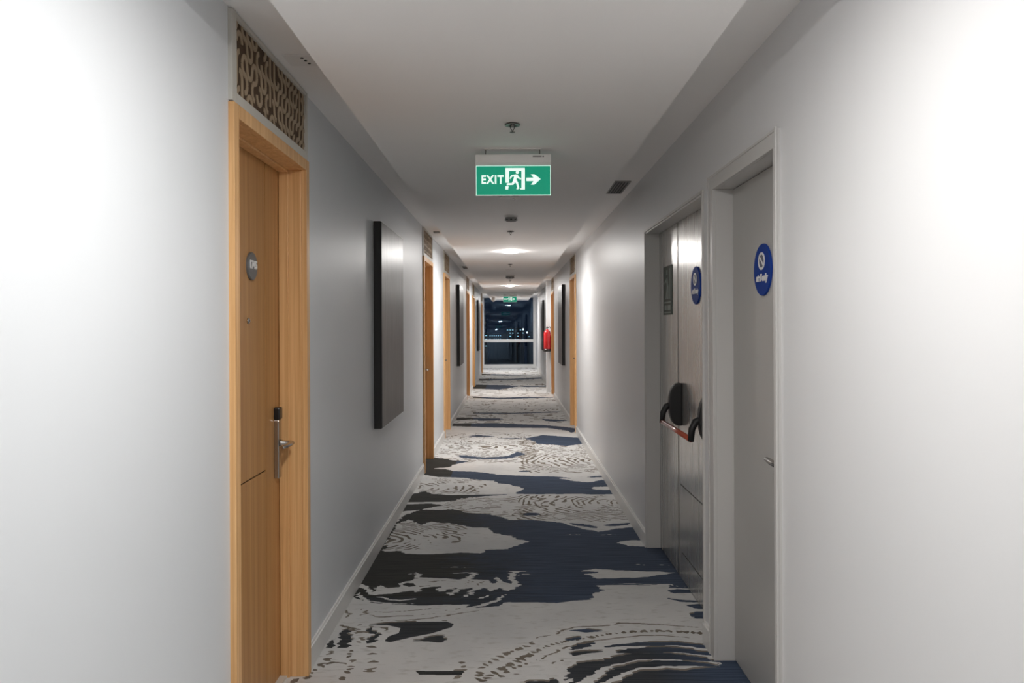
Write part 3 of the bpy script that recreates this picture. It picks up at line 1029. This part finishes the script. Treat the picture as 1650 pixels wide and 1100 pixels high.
# ------------------------------------------------------------------ end window
root = thing('window_1', (0, Y1, 0), 'floor to ceiling end window showing the night city, white mid rail', 'window', kind='structure')
fr = MB()
fr.box(-1.0, -.925, -.05, .05, 0, HC); fr.box(.82, XR + .02, -.05, .05, 0, HC)
fr.box(-.925, .82, -.05, .05, 0, .125); fr.box(-.925, .82, -.05, .05, 2.485, HC)
fr.build('window_frame', M['white'], root, bevel=.003)
tag(MB().box(-.925, .82, -.075, .04, .915, 1.015).build('mid_rail', M['white'], root, bevel=.006), 'white horizontal rail')
for (z0, z1) in ((1.015, 2.485), (.125, .915)):
    p = MB().box(-.935, .835, -.003, .003, -(z1 - z0) / 2 - .01, (z1 - z0) / 2 + .01).build('pane', M['glass'], root)
    p.location = (0, 0.0, (z0 + z1) / 2)
    p.rotation_euler = (-.0172, 0, .016)

# ------------------------------------------------------------------ ceiling lights
def ceiling_light():
    r = thing('ceiling_light', (0, 0, 0), '', 'ceiling light', 'round ceiling lights along the middle of the ceiling')
    MB().lathe([(0, 0), (.095, 0), (.095, -.006), (.088, -.008), (0, -.008)], n=40, smooth=False).build('rim', M['plastic'], r)
    MB().lathe([(.092, -.008), (.090, -.013), (.080, -.017), (.04, -.019), (0, -.020)], n=40).build('diffuser', M['lamp'], r)
    return r


p0 = ceiling_light()
labs = {-6.45: 'round ceiling light behind the camera',
        1.42: 'round white ceiling light almost overhead, ahead of the camera and above the frame',
        9.29: 'nearest glowing round ceiling light in view, past the first exit sign',
        17.20: 'second glowing ceiling light in view, small, just before the far exit sign',
        25.15: 'farthest round ceiling light, beyond the far exit sign near the window'}
for i, yv in reversed(list(enumerate(LAMP_Y))):
    o = p0 if i == 4 else copy_tree(p0)
    o.location = (0.008 if yv < 12 else 0.0, yv, HS)
    o['label'] = labs[yv]
    if i < 2:
        for ch in [k for k in bpy.data.objects if k.parent == o and k.name.startswith('diffuser')]:
            ch.data = ch.data.copy()
            ch.data.materials[0] = M['lampnear']


# ------------------------------------------------------------------ exit signs
def circle(cx, cy, r, n=20):
    return [(cx + r * math.cos(2 * math.pi * k / n), cy + r * math.sin(2 * math.pi * k / n)) for k in range(n)]


def exit_sign():
    """origin: centre of the top of the housing; the face looks towards -Y"""
    r = thing('exit_sign', (0, 0, 0), '', 'exit sign')
    hs = MB()
    W2 = .1895
    prof = [(-.024, 0), (.024, 0), (.026, -.006), (.026, -.040), (.016, -.053), (-.016, -.053), (-.026, -.040), (-.026, -.006)]
    T = Matrix.Translation((-W2, 0, 0)) @ Matrix(((0, 0, 1), (1, 0, 0), (0, 1, 0))).to_4x4()
    hs.prism(prof, T, 2 * W2)
    ho = hs.build('sign_housing', M['plastic'], r, bevel=.002)
    MB().lathe([(0, 0), (.0035, 0), (.0035, .002), (0, .002)], (.150, -.0262, -.012), (0, -1, 0), 14).build('test_button', M['black'], ho)
    MB().box(.098, .142, -.0270, -.0262, -.015, -.008).build('maker_plate', M['detgrey'], ho)
    for x in (-.138, .134):
        hk = MB().tube([(x, 0, -.001), (x, 0, .028)], .0022, 8).build('hanging_hook', M['brass'], r)
    MB().box(-.145, .141, -.012, .012, .0285, .0315).build('mounting_rail', M['plastic'], r)
    pn = MB().box(-.186, .186, -.003, .003, -.200, -.053).build('sign_panel', M['signgreen'], r)
    eb = MB()
    eb.box(-.188, -.186, -.0035, .0035, -.202, -.053); eb.box(.186, .188, -.0035, .0035, -.202, -.053); eb.box(-.188, .188, -.0035, .0035, -.2020, -.2000)
    eb.box(-.186, .186, -.0035, .0035, -.0550, -.053)
    tag(eb.build('panel_edge', M['signedge'], pn), 'glowing clear edge')
    # both faces carry the same print
    for face in (1, -1):
        base = Matrix.Rotation(math.radians(90), 4, 'X')             # local x right, y up, z towards -Y
        if face < 0:
            base = Matrix.Rotation(math.pi, 4, 'Z') @ base
        T = base @ Matrix.Translation((0, 0, .0032))
        text_part('lettering', 'EXIT', .058, M['signwhite'], pn, T @ Matrix.Translation((-.1055, -.1250, .0006)), .0004, .0018, sx=.86, space=1.14)
        pc = MB()
        D = .0008
        k = .001

        def P(pts):
            pc.prism([((x - 97) * k / 1.0, -(y) * k) for x, y in pts], T, D)
        # picture units are millimetres: x from the left end of the frame, y down from the top
        sx0 = -.0395

        def Q(pts):
            pc.prism([(sx0 + x * k, -.065 - y * k) for x, y in pts], T, D)
        Q([(0, 0), (98, 0), (98, 14), (0, 14)])                       # doorway head
        Q([(0, 14), (18, 14), (18, 74), (0, 74)])                     # left post, upper
        Q([(0, 92), (16, 90), (14, 108), (0, 108)])                   # left post, foot
        Q([(81, 14), (98, 14), (98, 108), (74, 108), (76, 102), (81, 101)])
        Q(circle(60, 22, 8.0))                                        # head
        Q([(36, 34), (52, 32), (62, 34), (68, 46), (80, 52), (78, 58), (62, 52), (58, 47), (56, 60), (40, 60), (44, 42), (32, 44), (27, 56), (21, 53), (27, 38)])
        Q([(40, 60), (56, 60), (64, 74), (68, 96), (70, 104), (56, 108), (55, 104), (60, 99), (54, 78), (47, 70)])
        Q([(40, 60), (52, 66), (40, 84), (12, 86), (8, 90), (6, 80), (12, 76), (32, 76)])
        # arrow
        Q([(106, 49), (142, 49), (136, 42), (128, 32), (145, 32), (150, 34), (177, 56), (150, 80), (145, 84), (128, 84), (136, 74), (142, 66), (106, 66)])
        tag(pc.build('running_figure', M['signwhite'], pn), 'white running figure, doorway and arrow')
    return r


e1 = exit_sign()
e1.location = (.019, 3.91, HS - .0315)
e1['label'] = 'large lit green exit sign with running figure and arrow, hung nearest'
e1['group'] = 'hanging green exit signs'
e2 = copy_tree(e1)
e2.location = (0.0, 21.5, HS - .0315)
e2['label'] = 'small far green exit sign in front of the end window'


# ------------------------------------------------------------------ sprinklers, detectors and other ceiling items
def sprinkler():
    r = thing('sprinkler', (0, 0, 0), '', 'sprinkler', 'sprinkler heads on the lowered ceiling')
    MB().lathe([(.012, -.002), (.026, -.0015), (.034, -.006), (.033, -.009), (.026, -.006), (.013, -.007), (.012, -.002)], n=32).build('escutcheon', M['brass'], r)
    b = MB()
    b.lathe([(0, 0), (.009, 0), (.009, -.012), (.006, -.014), (0, -.014)], n=16)
    b.tube([(-.009, 0, -.012), (-.008, 0, -.020), (-.002, 0, -.031)], .0018, 8)
    b.tube([(.009, 0, -.012), (.008, 0, -.020), (.002, 0, -.031)], .0018, 8)
    b.lathe([(0, -.029), (.003, -.030), (.003, -.037), (0, -.038)], n=12)
    b.build('frame_arms', M['brass'], r)
    MB().lathe([(0, -.0375), (.012, -.0380), (.012, -.0392), (0, -.0395)], n=18).build('deflector', M['brass'], r)
    return r


sp0 = sprinkler()
for i, (x, yv, lab) in enumerate(((.014, 3.42, 'chrome sprinkler head nearest, on the ceiling before the first exit sign'),
                                  (.008, 7.30, 'chrome sprinkler head just in front of the nearest visible ceiling light'),
                                  (.005, 11.2, 'small sprinkler head just past the nearest visible ceiling light'),
                                  (.003, 15.1, 'far sprinkler head just before the second visible ceiling light'))):
    o = sp0 if i == 0 else copy_tree(sp0)
    o.location = (x, yv, HS); o['label'] = lab


def detector():
    r = thing('smoke_detector', (0, 0, 0), '', 'smoke detector', 'smoke detectors on the lowered ceiling')
    MB().lathe([(0, 0), (.055, 0), (.055, -.010), (.050, -.013), (0, -.013)], n=32).build('mounting_base', M['plastic'], r)
    MB().lathe([(.048, -.013), (.050, -.030), (.040, -.044), (.016, -.048), (0, -.048)], n=32).build('sensor_head', M['detgrey'], r)
    for k in range(8):
        t = k * math.pi / 4
        MB().box(.043 * math.cos(t) - .008, .043 * math.cos(t) + .008, .043 * math.sin(t) - .008, .043 * math.sin(t) + .008, -.037, -.030).build('sensor_slot', M['black'], r)
    return r


d0 = detector()
d0.location = (.012, 6.30, HS); d0['label'] = 'grey round smoke detector on the ceiling just beyond the first exit sign'
d1 = copy_tree(d0); d1.location = (0.0, 13.75, HS); d1['label'] = 'small smoke detector between the two visible ceiling lights'
d1.scale = (1.5, 1.5, 1.3)

hb = thing('ceiling_speaker', (0.0, 5.37, HS), 'flat white round ceiling fitting seen just under the first exit sign', 'ceiling speaker')
MB().lathe([(0, 0), (.075, 0), (.075, -.006), (.066, -.010), (0, -.010)], n=40).build('speaker_rim', M['plastic'], hb)
MB().lathe([(0, -.010), (.010, -.010), (.010, -.020), (0, -.022)], (.03, 0, 0), n=14).build('status_light', M['plastic'], hb)
tag(MB().lathe([(0, 0), (.078, 0), (.078, -.005), (0, -.005)], (-.0, 12.35, HS), n=32).build('access_cap', M['plastic']),
    'thin round access cap on the ceiling past the nearest visible ceiling light', 'cap')
sd = thing('slot_diffuser', (.37, 18.9, HS), 'narrow dark slot in the ceiling to the right, beyond the second visible light', 'vent')
MB().box(-.145, .145, -.05, .05, -.004, 0).build('diffuser_plate', M['plastic'], sd)
MB().box(-.135, .135, -.02, .02, -.006, -.003).build('slot', M['black'], sd)
dc = thing('dome_camera', (-.52, 24.3, HS), 'white dome camera on the ceiling edge left of the far exit sign', 'camera')
MB().lathe([(0, 0), (.05, 0), (.05, -.05), (.06, -.06), (.06, -.08), (0, -.08)], n=28).build('camera_base', M['plastic'], dc)
MB().lathe([(.055, -.08), (.052, -.105), (.035, -.128), (0, -.138)], n=28).build('dome', M['plastic'], dc)


def air_vent(lab, x, y0, y1):
    r = thing('air_vent', (x, y0, HC), lab, 'air vent', 'dark louvred air vents in the side strips')
    L_ = y1 - y0
    b = MB()
    b.box(-.058, .058, 0, .010, -.008, 0); b.box(-.058, .058, L_ - .010, L_, -.008, 0)
    b.box(-.058, -.050, .010, L_ - .010, -.008, 0); b.box(.050, .058, .010, L_ - .010, -.008, 0)
    b.build('vent_frame', M['detgrey'], r)
    MB().box(-.050, .050, .010, L_ - .010, -.002, 0).build('backing', M['black'], r)
    for k in range(5):
        xx = -.040 + k * .020
        MB().box(xx - .002, xx + .002, .010, L_ - .010, -.008, -.001).build('slat', M['blacksatin'], r)
    return r


air_vent('dark louvred air vent in the right ceiling strip above the double door', .798, 5.46, 5.95)
air_vent('dark air vent in the left ceiling strip above the second dark canvas', -.760, 13.28, 13.72)
air_vent('dark far air vent in the right ceiling strip near the end window', .785, 23.1, 23.6)

o = thing('ceiling_sensor', (-.79, 2.95, HC), 'small white sensor plate with three dark dots above the nearest oak door', 'sensor')
MB().box(-.055, .055, -.06, .06, -.006, 0).build('sensor_plate', M['plastic'], o, bevel=.002)
b = MB()
for (x, yv) in ((.012, -.035), (.018, -.005), (.024, .025)):
    b.lathe([(0, -.006), (.006, -.006), (.006, -.008), (0, -.008)], (x, yv, 0), n=12)
b.build('sensor_dot', M['black'], o)
tag(MB().box(-.82, -.755, 8.33, 8.42, HC - .012, HC).build('ceiling_sensor', M['detgrey'], bevel=.002),
    'small dark slim fitting in the left ceiling strip above the second oak door', 'sensor')


# ------------------------------------------------------------------ dark canvases
def canvas(side):
    s = side
    r = thing('wall_canvas', (0, 0, 0), '', 'artwork', 'large dark canvases on the walls')
    W, H = 1.02, 1.356
    MB().box(0, -s * .048, 0, W, 0, H).build('stretcher', M['artside'], r, bevel=.002)
    MB().box(-s * .048, -s * .053, .004, W - .004, .004, H - .004).build('painted_face', M['art'], r, bevel=.0015)
    return r


cL = canvas(-1)
for i, (yv, lab) in enumerate(((5.06, 'large dark grey canvas nearest on the left wall'), (12.90, 'second dark canvas on the left wall, beyond the third oak door'),
                               (20.65, 'farthest dark canvas on the left wall, near the end window'))):
    o = cL if i == 0 else copy_tree(cL)
    o.location = (XL, yv, .830); o['label'] = lab
cR = canvas(1)
for i, (yv, lab) in enumerate(((12.98, 'dark canvas on the right wall between the two oak doors'), (20.85, 'far dark canvas on the right wall, beyond the fire extinguisher'))):
    o = cR if i == 0 else copy_tree(cR)
    o.location = (XR, yv, .830); o['label'] = lab

# ------------------------------------------------------------------ fire extinguisher
fe = thing('fire_extinguisher', (.826, 17.345, .92), 'red fire extinguisher hung on the right wall pier past the far oak door', 'fire extinguisher')
MB().lathe([(0, 0), (.070, 0), (.078, .012), (.078, .40), (.070, .44), (.040, .475), (.022, .485), (.022, .50), (0, .50)], n=32).build('cylinder', M['red'], fe)
MB().lathe([(0, -.002), (.079, -.002), (.081, .01), (.081, .055), (.078, .055)], n=32).build('base_ring', M['black'], fe)
b = MB(); b.lathe([(.0, .50), (.018, .50), (.018, .545), (0, .545)], n=16)
b.box(-.012, .012, -.085, .015, .548, .556); b.box(-.012, .012, -.075, .0, .520, .527)
b.build('valve_handle', M['black'], fe)
MB().lathe([(0, 0), (.014, 0), (.014, .01), (0, .01)], (.0, -.030, .515), (0, -1, 0), 16).build('gauge', M['letter'], fe)
MB().tube([(.018, 0, .53), (.06, -.01, .55), (.092, -.01, .50), (.094, -.01, .35), (.090, -.01, .14), (.088, -.01, .09)], .009, 10).build('hose', M['black'], fe)
MB().box(-.02, .02, .075, .093, .30, .42).build('wall_bracket', M['chrome'], fe)

# ------------------------------------------------------------------ night city outside
tag(MB().box(-400, 400, 40, 900, -56, -55).build('trim_2', M['ground']), 'dark night ground far below the window', 'ground', kind='structure')


def tower(x, y, w, ztop, rows, cols, lab, seed, lit=.6, wx_=.28, wz=.12, m='citylight', span=None):
    r = thing('city_building', (x, y, -55), lab, 'building', 'distant buildings beyond the end window')
    MB().box(-w / 2, w / 2, 0, 12, 0, ztop + 55).build('facade', M['city'], r)
    rr = random.Random(seed)
    for j in range(rows):
        for i in range(cols):
            if rr.random() > lit: continue
            xx = -w / 2 + (i + .5) * w / cols
            zz = ztop + 55 - .8 - j * (span or 1.3)
            MB().box(xx - wx_, xx + wx_, -.06, 0.0, zz - wz, zz + wz).build('lit_window', M[m], r)
    return r


tower(2.0, 300, 7.0, 0.6, 4, 7, 'distant dark building with teal lit windows, centre of the end window', 3, .55, .28, .14, span=1.2)
tower(-5.0, 330, 8.0, -2.0, 2, 9, 'low distant building with a dotted row of lights, left of centre in the window', 4, .5, .2, .12)
tower(8.5, 280, 4.5, -.4, 3, 4, 'distant building with pale lit windows at the right of the end window', 6, .5, .25, .12)
tower(-10.0, 290, 3.0, -1.4, 4, 3, 'distant building with faint lights at the left edge of the end window', 8, .5, .3, .12)
lamps = [(4.7, 279, .2), (6.0, 275, -1.0), (-5.4, 260, -3.6), (-4.3, 262, -3.8), (-9.4, 200, -10.6)]
lp = None
for (x, yv, z) in lamps:
    if lp is None:
        lp = thing('street_light', (0, 0, 0), '', 'street light')
        MB().lathe([(0, -.30), (.22, -.2), (.30, 0), (.22, .2), (0, .30)], n=12).build('light_head', M['citywarm'], lp)
        MB().lathe([(0, -60), (.10, -60), (.06, -.30), (0, -.30)], n=8).build('mast', M['city'], lp)
        o = lp
    else:
        o = copy_tree(lp)
    o.location = (x, yv, z)
    tag(o, 'bright point of city light seen through the end window at night', 'street light', 'distant city lights')
